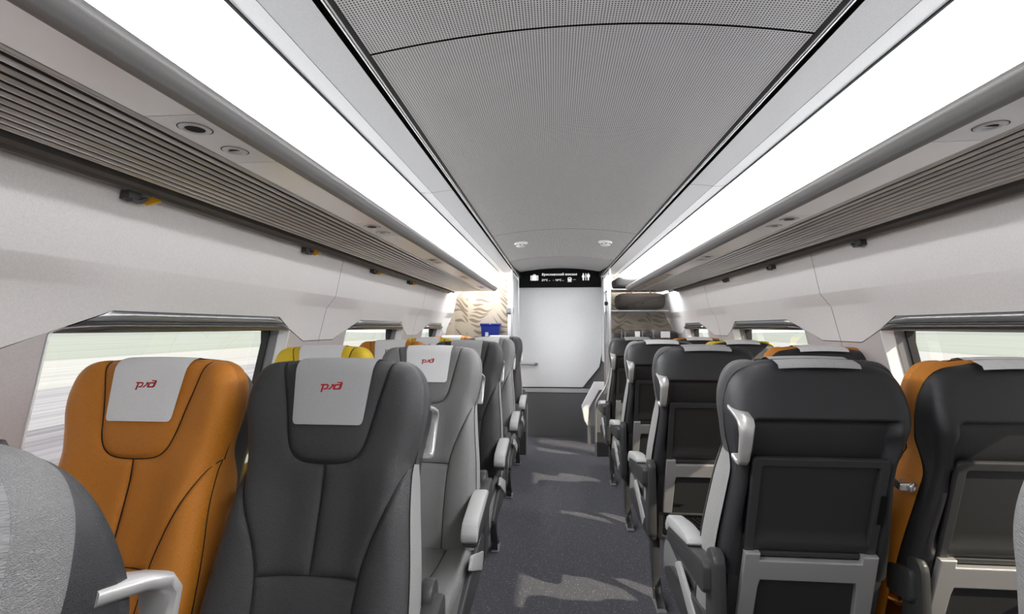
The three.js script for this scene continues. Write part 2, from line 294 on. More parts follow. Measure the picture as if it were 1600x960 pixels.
  mesh('heater_ledge', along([[1.352, 0.606], [1.36, 0.6], [1.5, 0.6], [1.5, 0.622], [1.36, 0.626], [1.35, 0.62]], ZN, ZF, s), M.white, wall);
  for (const [a, b] of [[ZN, 0.60], [-0.46, -1.03], [-2.085, -2.66], [-3.71, -4.27], [-5.02, ZF]]) mesh('pillar_backing', box(Math.min(s * 1.30, s * 1.37), Math.max(s * 1.30, s * 1.37), 1.2, 1.32, a, b), M.dark, wall);
  // outer skin of the car above the window heads
  mesh('outer_skin', along([[1.325, 1.298], [1.325, 1.69], [1.08, 2.12], [0.55, 2.27], [0, 2.3], [0, 2.35], [0.57, 2.32], [1.11, 2.165], [1.375, 1.71], [1.375, 1.298]], ZN + 0.1, ZF - 0.1, s), M.dark, wall);
}
const wallBack = mesh('wall_back', boxUV(box(-1.52, 1.52, 0, 2.35, ZN + 0.06, ZN)), M.wall); wallBack.userData = { kind: 'structure', label: 'plain pale end wall behind the camera', category: 'wall' };

// ceiling: three arched panels and the rising soffit
const ceiling = struct('ceiling', 'arched grey perforated ceiling panels over the aisle', 'ceiling');
const arch = (x) => 1.903 + 0.043 * (1 - (x / 0.47) ** 2);
for (const [z0, z1] of [[ZN, -1.03], [-1.03, -3.2], [-3.2, -4.44]])
  mesh('ceiling_panel', sheet(steps(24, -0.468, 0.468), [z0 - 0.003, z1 + 0.003], (x, z) => [x, arch(x), z, x, z], false), M.ceiling, ceiling);
mesh('ceiling_backing', sheet(steps(12, -0.47, 0.47), [ZN, -4.44], (x, z) => [x, arch(x) + 0.012, z, x, z], false), M.dark, ceiling);
mesh('ceiling_soffit', sheet(steps(24, -0.468, 0.468), steps(8), (x, t) => { const z = lerp(-4.446, ZF, t); return [x, arch(x) + 0.068 * t * t, z, x, z]; }, false), M.soffit, ceiling);
let trimN = 0;
for (const s of [-1, 1]) {
  const side = s < 0 ? 'left' : 'right';
  const t = struct('trim_' + ++trimN, `black shadow channel with a thin bright rail along the ${side} ceiling edge`, 'trim');
  mesh('channel', along([[0.466, 1.915], [0.466, 1.945], [0.512, 1.945], [0.512, 1.915], [0.508, 1.915], [0.508, 1.94], [0.47, 1.94], [0.47, 1.915]], ZN, ZF + 0.02, s), M.black, t);
  mesh('dark_rail', along([[0.470, 1.903], [0.478, 1.899], [0.486, 1.903], [0.486, 1.912], [0.470, 1.912]], ZN, ZF + 0.02, s), M.railDark, t);
  mesh('bright_rail', along([[0.4875, 1.902], [0.4915, 1.902], [0.4915, 1.94], [0.4875, 1.94]], ZN, ZF + 0.02, s), M.railLight, t);
  // cove lining and luminous panel in lengths
  const cove = struct('trim_' + ++trimN, `pale curved cove lining beside the ${side} light panel`, 'trim');
  for (const [z0, z1] of [[ZN, -2.1], [-2.1, ZF + 0.02]]) {
    mesh('cove_panel', sheet(steps(16), [z0 - 0.0015, z1 + 0.0015], (u, z) => [s * lerp(0.508, 0.6, u), 1.903 - 0.010 * u * u, z, u * 0.1, z], s > 0), M.cove, cove);
    mesh('cove_edge', sheet(steps(6), [z0 - 0.0015, z1 + 0.0015], (u, z) => [s * lerp(0.601, 0.652, u), 1.8925 + 0.002 * u, z, u * 0.1, z], s > 0), M.cove, cove);
    mesh('light_gap', along([[0.6525, 1.8915], [0.6585, 1.8915], [0.6585, 1.916], [0.6525, 1.916]], z0, z1, s), M.black, cove);
    const lamp = thing('ceiling_light', `${z0 > 0 ? 'near' : 'far'} length of glowing white light panel above the ${side} luggage rack`, 'light');
    mesh('diffuser', sheet(steps(20), [z0 - 0.0015, z1 + 0.0015], (u, z) => [s * lerp(0.660, 1.07, u), 1.909 - 0.004 * u - 0.185 * smooth(0.3, 1.25, u) * 1.25, z, u, z], s > 0), M.glow, lamp);
    const len = z0 - z1;
    for (const [x, y, nx, ny, w, power] of [[0.80, 1.895, -0.05, -1, 0.26, COVE_FLAT], [0.985, 1.80, -0.85, -0.53, 0.15, COVE_SIDE]]) {   // flat part and the part that curves down
      const al = new THREE.RectAreaLight(0xfbfcff, power, w, len - 0.02), zAx = V3(-s * nx, -ny, 0).normalize(), yAx = V3(0, 0, 1);
      al.position.set(s * x, y, (z0 + z1) / 2); al.quaternion.setFromRotationMatrix(new THREE.Matrix4().makeBasis(V3().crossVectors(yAx, zAx), yAx, zAx)); lamp.add(al);
    }
  }
  mesh('cove_backing', along([[0.51, 1.925], [0.67, 1.925], [1.2, 1.9], [1.2, 1.92], [0.67, 1.945], [0.51, 1.945]], ZN, ZF, s), M.dark, cove);
}

// ------------------------------------------------------------------ luggage racks
for (const s of [-1, 1]) {
  const side = s < 0 ? 'left' : 'right';
  const r = thing('luggage_rack', `long grey slatted luggage rack along the ${side} wall with reading lights`, 'luggage rack', [0, 0, 0]);
  const Z1 = -4.78;
  const fs = new THREE.Shape(); fs.moveTo(s * 0.672, 1.657); fs.lineTo(s * 0.652, 1.655); fs.bezierCurveTo(s * 0.638, 1.656, s * 0.626, 1.668, s * 0.6215, 1.681); fs.bezierCurveTo(s * 0.619, 1.688, s * 0.622, 1.692, s * 0.627, 1.695); fs.bezierCurveTo(s * 0.632, 1.701, s * 0.64, 1.702, s * 0.65, 1.702); fs.lineTo(s * 0.672, 1.702); fs.closePath();
  { const g = ext(fs, ZN - Z1, 0, 8); g.translate(0, 0, Z1); mesh('fascia', boxUV(crease(g, 0.5)), M.fascia, r); }
  mesh('shelf', box(Math.min(s * 0.672, s * 1.125), Math.max(s * 0.672, s * 1.125), 1.672, 1.695, ZN, Z1), M.slatBack, r);
  // flat strip: plain lengths and service units with two round fittings
  let z = ZN; const units = []; for (let k = -2; k < 5; k++) units.push(-0.755 - 0.855 * k);
  const strip = (a, b, name, mat) => mesh(name, boxUV(along([[0.655, 1.6555], [0.752, 1.6555], [0.754, 1.66], [0.754, 1.673], [0.655, 1.673]], a - 0.001, b + 0.001, s)), mat, r);
  for (const u of units) {
    if (u > ZN - 0.3) continue;
    strip(z, u, 'flat_strip', M.satin);
    const unit = strip(u, u - 0.235, 'service_unit', M.unit); z = u - 0.235;
    const disc = (zc, R, hole, name, moon) => {
      const ring = new THREE.LatheGeometry([V2(hole, 0.004), V2(hole + 0.001, -0.001), V2(R * 0.9, -0.002), V2(R, 0.0), V2(R, 0.004)], 28); ring.translate(s * 0.7035, 1.655, zc);
      const gap = new THREE.RingGeometry(R, R + 0.0018, 28); gap.rotateX(Math.PI / 2); gap.translate(s * 0.7035, 1.6552, zc);
      const core = moon ? new THREE.CircleGeometry(hole * 1.02, 16, 0, Math.PI) : new THREE.CircleGeometry(hole * 1.05, 20); core.rotateX(Math.PI / 2); core.translate(s * 0.7035, 1.6545, zc);
      mesh(name, ring, M.ring, unit); mesh('lens', core, M.black, unit); mesh('shadow_gap', gap, M.black, unit);
    };
    disc(u - 0.055, 0.0265, 0.0155, 'reading_light', false); disc(u - 0.165, 0.0235, 0.011, 'air_nozzle', true);
  }
  strip(z, Z1, 'flat_strip', M.satin);
  for (let k = 0; k < 11; k++) {
    const x = 0.7715 + k * 0.0276, arc = (cx, cy, r, n) => Array.from({ length: n + 1 }, (_, i) => { const a = Math.PI * (1 + i / n); return [cx + r * Math.cos(a), cy + r * Math.sin(a)]; });
    const blade = mesh('slat', crease(along([[x - 0.009, 1.673], [x - 0.0085, 1.6565], [x - 0.006, 1.6545], [x + 0.007, 1.661], [x + 0.009, 1.664], [x + 0.009, 1.673]], ZN, Z1, s), 0.5), M.slat, r);
    mesh('edge_bead', crease(along([...arc(x - 0.0075, 1.6555, 0.0033, 8), [x - 0.0042, 1.659], [x - 0.0108, 1.659]], ZN, Z1, s), 0.8), M.bead, blade);
  }
  mesh('wall_rail', crease(along([[1.076, 1.672], [1.074, 1.65], [1.082, 1.642], [1.094, 1.648], [1.1, 1.638], [1.112, 1.636], [1.118, 1.644], [1.118, 1.672]], ZN, Z1, s), 0.7), M.rackDark, r);
  mesh('end_cap', box(Math.min(s * 0.66, s * 1.118), Math.max(s * 0.66, s * 1.118), 1.657, 1.7, Z1 + 0.001, Z1 - 0.012, 0.004), M.fascia, r);
  // coat hooks under the rack
  [-1.12, -1.985, -2.755, -3.463].forEach((hz, i) => {
    const where = ['nearest', 'second', 'third', 'farthest'][i];
    const k = thing('coat_hook', `${where} small dark coat hook under the ${side} luggage rack`, 'hook', [s * 1.122, 1.628, hz], 'coat hooks under the racks'); k.scale.setScalar(0.66);
    mesh('base', box(-0.022, 0.022, -0.018, 0.016, -0.03, 0.03, 0.004).translate(-s * 0.012, 0, 0), M.frame, k);
    const q = across(shape([[-0.052, -0.004], [-0.02, -0.028], [0.022, -0.028], [0.026, -0.016], [-0.01, -0.014], [-0.04, 0.004]]), -0.014, 0.014, 0.002); q.translate(-s * 0.03, 0.0, 0);
    mesh('clip', q, M.frame, k);
    if (s < 0) { const tb = box(-0.022, 0.022, -0.0025, 0.0025, -0.03, 0.03, 0.002); tb.rotateX(0.55); tb.rotateZ(-0.5); tb.translate(0.046, -0.008, -0.052); mesh('release_tab', tb, M.orangeTab, k); }
  });
}

// ------------------------------------------------------------------ seats
const TILT = Math.atan2(0.28, 0.96);
const backFrame = new THREE.Matrix4().makeTranslation(0, 0.46, 0).multiply(new THREE.Matrix4().makeRotationX(-TILT));   // (x, v, n) -> seat
const bf = (g) => g.applyMatrix4(backFrame);
const curve2 = (pts, n) => new THREE.SplineCurve(pts.map((p) => V2(p[0], p[1]))).getPoints(n);
const OUT = [[0.230, -0.02], [0.229, 0.15], [0.222, 0.30], [0.207, 0.45], [0.2, 0.54], [0.208, 0.60], [0.217, 0.66], [0.2175, 0.71], [0.205, 0.757], [0.172, 0.787], [0.10, 0.797], [0, 0.80]];
const outline = curve2(OUT, 96), waist = outline.findIndex((p) => p.y >= 0.545), topEnd = outline.findIndex((p) => p.x <= 0.1405);   // where the head outline starts at the waist and meets the U seam on top
const U = [[0, 0.545], [0.05, 0.549], [0.078, 0.565], [0.095, 0.60], [0.11, 0.67], [0.127, 0.74], [outline[topEnd].x, outline[topEnd].y - 0.0005]];
const SIDE = [[outline[waist].x, outline[waist].y], [0.165, 0.455], [0.135, 0.38], [0.116, 0.31], [0.108, 0.2], [0.105, 0]];
const uPts = curve2(U, 40), sidePts = curve2(SIDE, 30);
const segDist = (pts, x, y) => { let m = 1e9; for (let i = 0; i < pts.length - 1; i++) { const a = pts[i], b = pts[i + 1], dx = b.x - a.x, dy = b.y - a.y, t = clamp(((x - a.x) * dx + (y - a.y) * dy) / (dx * dx + dy * dy + 1e-12)); m = Math.min(m, Math.hypot(a.x + dx * t - x, a.y + dy * t - y)); } return m; };
const centreSeam = [V2(0, 0.31), V2(0, 0.545)], lumbarSeam = [V2(0, 0.312), V2(0.06, 0.31), V2(0.116, 0.308)];
function front(x, v) {
  const a = Math.abs(x); let d = 0.012 * Math.exp(-(((v - 0.18) / 0.14) ** 2)) + 0.012 * smooth(0.48, 0.6, v);
  d += 0.034 * (1 - smooth(0.42, 0.62, v)) * smooth(0.06, 0.17, a) + 0.014 * smooth(0.10, 0.2, a) * smooth(0.55, 0.68, v);
  const e = segDist(outline, a, v), R = 0.042, q = 1 - clamp(e / R); d -= 0.05 * (1 - Math.sqrt(Math.max(0, 1 - q * q)));
  const sd = Math.min(segDist(uPts, a, v), segDist(sidePts, a, v), segDist(centreSeam, a, v), segDist(lumbarSeam, a, v));
  return d - 0.007 * Math.exp(-((sd / 0.006) ** 2)) - 0.004 * Math.exp(-((sd / 0.022) ** 2));
}
const cl = (n) => { const a = [0, 0.02, 0.05, 0.1, 0.17]; const out = [...a, ...steps(n, 0.25, 0.75), ...a.map((x) => 1 - x).reverse()]; return out; };
const pt = (pts, t) => { const k = clamp(t) * (pts.length - 1), i = Math.min(pts.length - 2, Math.floor(k)); return V2(lerp(pts[i].x, pts[i + 1].x, k - i), lerp(pts[i].y, pts[i + 1].y, k - i)); };
function ruled(inner, outer, rows, s, n = 5) {
  return bf(sheet(cl(n), rows, (u, t) => { const a = inner(t), b = outer(t), x = s * lerp(a.x, b.x, u), v = lerp(a.y, b.y, u); return [x, v, front(x, v), x, v]; }, s < 0));
}
const outHead = outline.slice(waist, topEnd + 1);
const outLow = outline.slice(0, waist + 1);
const bodyIn = (t) => (t < 0.4 ? V2(0, lerp(0.31, 0.545, t / 0.4)) : pt(uPts, (t - 0.4) / 0.6)), bodyOut = (t) => (t < 0.4 ? pt(sidePts.filter((p) => p.y >= 0.309).reverse(), t / 0.4) : pt(outHead, (t - 0.4) / 0.6));
const GEO = {};
GEO.body = [1, -1].map((s) => ruled(bodyIn, bodyOut, [0, 0.01, 0.03, 0.06, ...steps(10, 0.1, 0.36), 0.385, 0.395, 0.4, ...steps(28, 0.415, 1)], s));
GEO.head = bf(sheet(cl(9), [0, 0.02, 0.05, ...steps(26, 0.09, 1)], (u, t) => { const p = pt(uPts, t), x = lerp(-p.x, p.x, u), v = p.y + 0.006 * (1 - (x / 0.141) ** 2) * t ** 6; return [x, v, front(x, v), x, v]; }));
const sideLow = sidePts.filter((p) => p.y <= 0.311).reverse();
GEO.lumbar = bf(sheet(cl(7), [0, ...steps(9, 0.05, 0.85), 0.9, 0.95, 0.98, 1], (u, t) => { const p = pt(sideLow, t), x = lerp(-p.x, p.x, u); return [x, p.y, front(x, p.y), x, p.y]; }));
const sideUp = [...sidePts].reverse();
GEO.bolster = [1, -1].map((s) => ruled((t) => pt(sideUp, t), (t) => { const y = pt(sideUp, t).y; const o = outLow; let i = 0; while (i < o.length - 2 && o[i + 1].y < y) i++; return V2(lerp(o[i].x, o[i + 1].x, clamp((y - o[i].y) / (o[i + 1].y - o[i].y))), y); }, steps(26), s, 4));
// side band round the outline, from the front edge back to the shell
const bandAt = (pts, s) => bf(sheet([0, 0.15, 0.4, 0.7, 1], steps(pts.length - 1).map((t) => t), (u, t) => { const p = pt(pts, t), n = lerp(front(p.x, p.y), lerp(-0.115, -0.07, smooth(0.5, 0.6, p.y)), u), b = 0.006 * Math.sin(u * Math.PI); const q = pt(pts, Math.min(1, t + 0.01)), r = pt(pts, Math.max(0, t - 0.01)), L = Math.hypot(q.x - r.x, q.y - r.y) || 1; return [s * (p.x + b * (q.y - r.y) / L), p.y - b * (q.x - r.x) / L, n, t * (pts.length / 97), n]; }, s < 0));
const headBandPts = outline.slice(waist);
GEO.lowBand = [1, -1].map((s) => bandAt(outLow, s));
GEO.headBand = merge([bandAt(headBandPts, 1), bandAt(headBandPts, -1)]);
GEO.seams = (() => { const list = [], f = (p, s) => V3(s * p.x, p.y, front(p.x, p.y) + 0.0008), r = 0.0014, tb = (pts, seg) => list.push(bf(tube(pts, r, seg, 5)));
  for (const s of [1, -1]) { tb(uPts.filter((_, i) => i % 2 === 0).map((p) => f(p, s)), 40); tb(sidePts.filter((_, i) => i % 2 === 0).map((p) => f(p, s)), 28); tb(outHead.filter((_, i) => i % 2 === 0).map((p) => V3(s * (p.x + 0.0035), p.y, -0.045)), 30); tb(outLow.filter((_, i) => i % 3 === 0).map((p) => V3(s * (p.x + 0.001), p.y, front(p.x, p.y) + 0.001)), 24); }
  tb(steps(6, 0.31, 0.545).map((v) => V3(0, v, front(0, v) + 0.0008)), 10); tb(steps(10, -0.116, 0.116).map((x) => V3(x, 0.312 - 0.004 * (x / 0.116) ** 2, front(x, 0.312) + 0.0008)), 16); return merge(list); })();
// moulded shell
const shellPts = curve2([[0.222, -0.02], [0.22, 0.15], [0.213, 0.30], [0.2, 0.45], [0.195, 0.54], [0.203, 0.60], [0.213, 0.66], [0.2135, 0.71], [0.201, 0.757], [0.168, 0.787], [0.10, 0.7985], [0, 0.802]], 60);
GEO.shell = (() => {
  const back = (x, v) => { const e = segDist(shellPts, Math.abs(x), v), q = 1 - clamp(e / 0.03); let n = -0.165 + 0.03 * (1 - Math.sqrt(Math.max(0, 1 - q * q))) + 0.068 * smooth(0.64, 0.81, v);
    n += 0.024 * smooth(0.174, 0.167, Math.abs(x)) * smooth(0.678, 0.669, v); return n; };
  const rows = shellPts.filter((p) => p.y > 0.2), us = [0, 0.01, 0.03, 0.06, 0.09, 0.115, 0.13, 0.145, ...steps(10, 0.18, 0.82), 0.855, 0.87, 0.885, 0.91, 0.94, 0.97, 0.99, 1], ts = steps(70, 0, 1);
  const rowP = (t) => pt(rows, t);
  const g1 = sheet(us, ts, (u, t) => { const p = rowP(t), x = lerp(-p.x, p.x, u); return [x, p.y, back(x, p.y), x, p.y]; }, true);
  const rim = [1, -1].map((s) => sheet([0, 0.3, 1], ts, (u, t) => { const p = rowP(t); return [s * (p.x + 0.004 * u * (p.y < 0.78 ? 1 : 0)), p.y + (p.y >= 0.78 ? 0.003 * u : 0), lerp(back(p.x, p.y), -0.06, u), p.y, u * 0.04]; }, s > 0));
  return bf(merge([g1, ...rim]));
})();
GEO.pocketPlate = bf(ext(rrect(-0.2, -0.115, 0.2, 0.34, 0.02), 0.03, 0.004).translate(0, 0, -0.158));
GEO.sideCap = bf(ext(rrect(0.176, 0.585, 0.196, 0.665, 0.009), 0.01, 0.002).translate(0, 0, -0.166));
GEO.trayFrame = (() => { const q = rrect(-0.166, 0.288, 0.166, 0.578, [0.004, 0.004, 0.014, 0.014]); q.holes.push(rrect(-0.142, 0.302, 0.142, 0.555, 0.006, THREE.Path)); return bf(ext(q, 0.014, 0.003).translate(0, 0, -0.168)); })();
GEO.trayInner = bf(sheet(steps(6, -0.144, 0.144), [0.298, 0.31, 0.32, 0.335, 0.35, 0.37, 0.557], (x, v) => [x, v, -0.157 - 0.012 * Math.exp(-(((v - 0.322) / 0.022) ** 2)), x, v], true));
GEO.latch = bf(box(-0.169, -0.153, 0.395, 0.48, -0.170, -0.15, 0.003));
GEO.silverFrame = (() => { const q = shape([[-0.168, 0.304], [-0.128, 0.304], [-0.128, 0.283], [0.128, 0.283], [0.128, 0.304], [0.168, 0.304], [0.172, 0.1], [0.172, 0.035], [0.132, 0.035], [0.126, 0.2], [0.122, 0.222], [-0.122, 0.222], [-0.126, 0.2], [-0.132, 0.035], [-0.172, 0.035], [-0.172, 0.1]]); return bf(ext(q, 0.018, 0.003).translate(0, 0, -0.180)); })();
GEO.infill = bf(ext(rrect(-0.15, 0.025, 0.15, 0.24, 0.01), 0.008, 0.002).translate(0, 0, -0.165));
GEO.slot = bf(box(0.08, 0.122, 0.07, 0.078, -0.171, -0.160, 0.002));
GEO.netFrame = (() => { const q = rrect(-0.19, -0.115, 0.19, 0.028, 0.02); q.holes.push(rrect(-0.168, -0.096, 0.168, 0.016, 0.012, THREE.Path)); return bf(ext(q, 0.016, 0.004).translate(0, 0, -0.172)); })();
GEO.net = (() => { const l = [], h = 0.112, st = 0.024; for (const d of [1, -1]) for (let x = -0.30; x < 0.30; x += st) { let x0 = x, x1 = x + d * h * 1.25, y0 = -0.096, y1 = 0.016; const cut = (X) => clamp(X, -0.168, 0.168); const cx0 = cut(x0), cx1 = cut(x1); if (Math.abs(cx1 - cx0) < 0.01) continue; const m = (y1 - y0) / (x1 - x0), a = y0 + (cx0 - x0) * m, b = y0 + (cx1 - x0) * m;
  const L = Math.hypot(cx1 - cx0, b - a), g = new THREE.BoxGeometry(L, 0.0035, 0.003); g.rotateZ(Math.atan2(b - a, cx1 - cx0)); g.translate((cx0 + cx1) / 2, (a + b) / 2, -0.166); l.push(g); } return bf(merge(l)); })();
GEO.handle = (() => { // grab handle: (n, v) path with changing width
  const P = [[-0.100, 0.688, 0.020], [-0.150, 0.690, 0.021], [-0.176, 0.688, 0.0215], [-0.188, 0.678, 0.021], [-0.193, 0.655, 0.018], [-0.193, 0.62, 0.0165], [-0.191, 0.588, 0.0145], [-0.184, 0.575, 0.014], [-0.17, 0.572, 0.0145], [-0.145, 0.572, 0.015]];
  return bf(ribbon(P.map(([n, v, w], i) => { const a = P[Math.max(0, i - 1)], b = P[Math.min(P.length - 1, i + 1)], t = V3(0, b[1] - a[1], b[0] - a[0]).normalize(); return { c: V3(0.200, v, n), s: V3(1, 0, 0), u: V3(1, 0, 0).cross(t), w: w * 0.92, t: 0.007 }; }), 0.45)); })();
GEO.hook = (() => { const a = box(-0.244, -0.214, 0.475, 0.498, -0.140, -0.112, 0.005), b = new THREE.TorusGeometry(0.010, 0.0045, 8, 16); b.rotateY(0.5); b.translate(-0.246, 0.487, -0.138); return [bf(a), bf(b)]; })();
// cushion
const sP = new THREE.CatmullRomCurve3([[-0.03, 0.462], [0.1, 0.452], [0.25, 0.458], [0.37, 0.47], [0.43, 0.458], [0.462, 0.42], [0.462, 0.36], [0.45, 0.325]].map((p) => V3(0, p[1], p[0])));
const sSeam = (t) => { const P = [0.128, 0.118, 0.104, 0.100, 0.112, 0.128, 0.134, 0.135]; const k = clamp(t) * 7, i = Math.min(6, Math.floor(k)), f = smooth(0, 1, k - i); return lerp(P[i], P[i + 1], f); };
const cushW = (t) => 0.222 + 0.006 * t;
const cushion = (x, t) => { const c = sP.getPoint(t), tn = sP.getTangent(t), ny = tn.z, nzz = -tn.y, a = Math.abs(x), W = cushW(t); let d = 0.022 * smooth(0.09, 0.17, a); const q = 1 - clamp((W - a) / 0.035); d -= 0.035 * (1 - Math.sqrt(Math.max(0, 1 - q * q)));
  let sd = Math.abs(a - sSeam(t)); if (a < sSeam(t)) sd = Math.min(sd, Math.abs(t - 0.34) * 0.6); d -= 0.007 * Math.exp(-((sd / 0.006) ** 2)) + 0.003 * Math.exp(-((sd / 0.02) ** 2)); return [x, c.y + ny * d, c.z + nzz * d, x, t * 0.6]; };
const tsF = [0, ...steps(7, 0.04, 0.3), 0.32, 0.33, 0.338], tsG = [0.342, 0.35, 0.36, ...steps(20, 0.38, 1)];
GEO.seatRear = sheet(cl(7), tsF, (u, t) => cushion(lerp(-1, 1, u) * sSeam(t), t), true);
GEO.seatFront = sheet(cl(7), tsG, (u, t) => cushion(lerp(-1, 1, u) * sSeam(t), t), true);
GEO.seatBolster = [1, -1].map((s) => sheet(cl(4), steps(30), (u, t) => cushion(s * lerp(sSeam(t), cushW(t), u), t), s > 0));
GEO.seatCore = box(-0.2, 0.2, 0.335, 0.425, -0.05, 0.41, 0.03);
GEO.seatSide = [1, -1].map((s) => sheet([0, 0.5, 1], steps(20), (u, t) => { const p = cushion(s * cushW(t), t); return [s * (cushW(t) + 0.004 * Math.sin(u * Math.PI)), lerp(p[1], 0.335, u), lerp(p[2], Math.min(p[2], 0.44), u), t, u]; }, s > 0));
GEO.seatSeams = (() => { const l = []; for (const s of [1, -1]) l.push(tube(steps(24).map((t) => { const p = cushion(s * sSeam(t), t); return V3(p[0], p[1] + 0.0008, p[2] + 0.0004); }), 0.0014, 40, 5)); l.push(tube(steps(8, -0.103, 0.103).map((x) => { const p = cushion(x, 0.34); return V3(p[0], p[1] + 0.0008, p[2]); }), 0.0014, 12, 5)); return merge(l); })();
GEO.pan = box(-0.222, 0.222, 0.298, 0.345, -0.13, 0.43, 0.018);
// aisle-side structure
const blob = (pts, r) => { const s = new THREE.Shape(), n = pts.length; for (let i = 0; i < n; i++) { const p = V2(...pts[i]), a = V2(...pts[(i + n - 1) % n]), b = V2(...pts[(i + 1) % n]), ra = Math.min(r, p.distanceTo(a) * 0.48), rb = Math.min(r, p.distanceTo(b) * 0.48); const A = p.clone().lerp(a, ra / p.distanceTo(a)), B = p.clone().lerp(b, rb / p.distanceTo(b)); i ? s.lineTo(A.x, A.y) : s.moveTo(A.x, A.y); s.quadraticCurveTo(p.x, p.y, B.x, B.y); } s.closePath(); return s; };
const acr = (pts, r, x0, x1, bv) => crease(across(blob(pts, r), x0, x1, bv, 8), 0.7);
GEO.sidePost = acr([[-0.258, 0.345], [-0.255, 0.695], [-0.185, 0.695], [-0.16, 0.345]], 0.04, 0.214, 0.25, 0.01);
GEO.sideFrame = acr([[-0.25, 0.335], [-0.25, 0.42], [-0.12, 0.475], [0.30, 0.405], [0.37, 0.37], [0.36, 0.335], [0.1, 0.315], [-0.1, 0.325]], 0.03, 0.216, 0.244, 0.008);
GEO.sideInset = acr([[-0.13, 0.40], [0.13, 0.50], [0.18, 0.47], [-0.085, 0.345]], 0.012, 0.238, 0.25, 0.003);
GEO.armBody = acr([[-0.235, 0.665], [-0.20, 0.66], [0.18, 0.595], [0.205, 0.565], [0.18, 0.545], [-0.12, 0.565], [-0.235, 0.575]], 0.025, 0.22, 0.272, 0.009);
GEO.armPad = acr([[-0.09, 0.658], [-0.05, 0.668], [0.05, 0.660], [0.185, 0.635], [0.212, 0.60], [0.208, 0.572], [0.19, 0.572], [0.16, 0.60], [-0.09, 0.642]], 0.016, 0.217, 0.275, 0.01);
GEO.leg = acr([[-0.09, 0.33], [0.0, 0.33], [0.0, 0.2], [-0.05, 0.12], [-0.11, 0.035], [-0.17, 0.028], [-0.20, 0.0], [-0.06, 0.0], [-0.08, 0.03], [-0.035, 0.1]].slice(0, 7).concat([[-0.2, 0.0], [-0.12, 0.0], [-0.1, 0.02], [-0.085, 0.1]].slice(1)), 0.012, 0.168, 0.205, 0.006);
GEO.foot = box(0.163, 0.21, 0, 0.012, -0.215, -0.09, 0.005);
// head cover: rows run up the front, over the top and a little down the back
GEO.cover = (() => {
  const R = [[0.632, 0, 0.9], [0.634, 0, 0.955], [0.638, 0, 0.985], [0.644, 0, 1], ...steps(13, 0.655, 0.797).map((v) => [v, 0, 1])], us = steps(16, -1, 1);
  const rows = R.map((r, i) => [i, r]); const n = R.length; const hw = (v) => lerp(0.085, 0.1, clamp((v - 0.63) / 0.17));
  return bf(sheet(us, steps(n + 5, 0, n + 5), (u, i) => {
    i = Math.round(i);
    if (i < n) { const [v, , k] = R[i], x = u * hw(v) * k, top = 0.8 - 0.0035 * (x / 0.1) ** 2, vv = Math.min(v, top - 0.001); const nn = front(x, vv); return [x, vv + 0.003 * smooth(0.76, 0.797, v), nn + 0.0045, (x + 0.1) / 0.2, (v - 0.62) / 0.19]; }
    const k = i - n, x = u * 0.1, top = 0.8035 - 0.0035 * (x / 0.1) ** 2, q = [[0, -0.045], [0.002, -0.054], [0.005, -0.062], [0.005, -0.08], [0.0035, -0.096], [-0.004, -0.1035]][k];
    return [x, top + q[0], q[1], (x + 0.1) / 0.2, 0.98];
  }));
})();

function makeSeat(kind, main, trim, cover) {
  const t = new THREE.Group();
  const add = (name, geo, mat, label, par = t) => { const m = mesh(name, geo, mat, par); if (label) m.userData.label = label; return m; };
  const back = add('backrest', GEO.headBand, main);
  add('headrest_panel', GEO.head, main, null, back); add('lumbar_panel', GEO.lumbar, main, null, back);
  GEO.body.forEach((g) => add('back_panel', g, main, null, back)); GEO.bolster.forEach((g) => add('side_bolster', g, main, null, back));
  GEO.lowBand.forEach((g) => add('side_band', g, trim, null, back)); add('seam_piping', GEO.seams, M.seam, 'black piping in the seams', back);
  add('head_cover', GEO.cover, cover, 'cloth head cover with a red emblem');
  const cu = add('seat_cushion', GEO.seatCore, main); GEO.seatSide.forEach((g) => add('side_panel', g, trim, null, cu));
  add('rear_panel', GEO.seatRear, main, null, cu); add('front_panel', GEO.seatFront, main, null, cu); GEO.seatBolster.forEach((g) => add('cushion_bolster', g, main, null, cu)); add('seam_piping', GEO.seatSeams, M.seam, null, cu);
  const sh = add('shell', GEO.shell, M.shell, 'dark moulded back shell'); add('back_plate', GEO.pocketPlate, M.frame, null, sh);
  const tr = add('tray_table', GEO.trayFrame, M.tray, 'folded dark tray table'); add('tray_panel', GEO.trayInner, M.trayInner, null, tr); add('tray_latch', GEO.latch, M.black, null, tr);
  add('support_frame', GEO.silverFrame, M.silver, 'silver frame below the tray'); const inf = add('infill_panel', GEO.infill, M.trayInner); add('finger_slot', GEO.slot, M.black, null, inf);
  const nf = add('pocket_frame', GEO.netFrame, M.frame); add('net', GEO.net, M.net, 'black diamond mesh pocket', nf);
  const X = (g) => (kind === 'aisle' ? g : (g.userData.slim ??= g.clone().translate(-0.214, 0, 0).scale(0.7, 1, 1).translate(0.19, 0, 0)));
  add('seat_pan', GEO.pan, M.frame); add('side_frame', X(GEO.sideFrame), M.frame); add('pivot_post', X(GEO.sidePost), M.frame); add('side_inset', X(GEO.sideInset), M.pad, 'pale grey inset strip');
  const ar = add('armrest', X(GEO.armBody), M.frame); add('armrest_pad', X(GEO.armPad), M.pad, 'pale grey armrest pad', ar);
  const lg = add('leg', GEO.leg, M.frame); add('foot', GEO.foot, M.guide, null, lg);
  if (kind === 'aisle') { add('grab_handle', GEO.handle, M.silver, 'silver grab handle'); add('side_cap', GEO.sideCap, M.frame); add('coat_hook', GEO.hook, M.chrome, 'bright metal hook'); }
  return t;
}
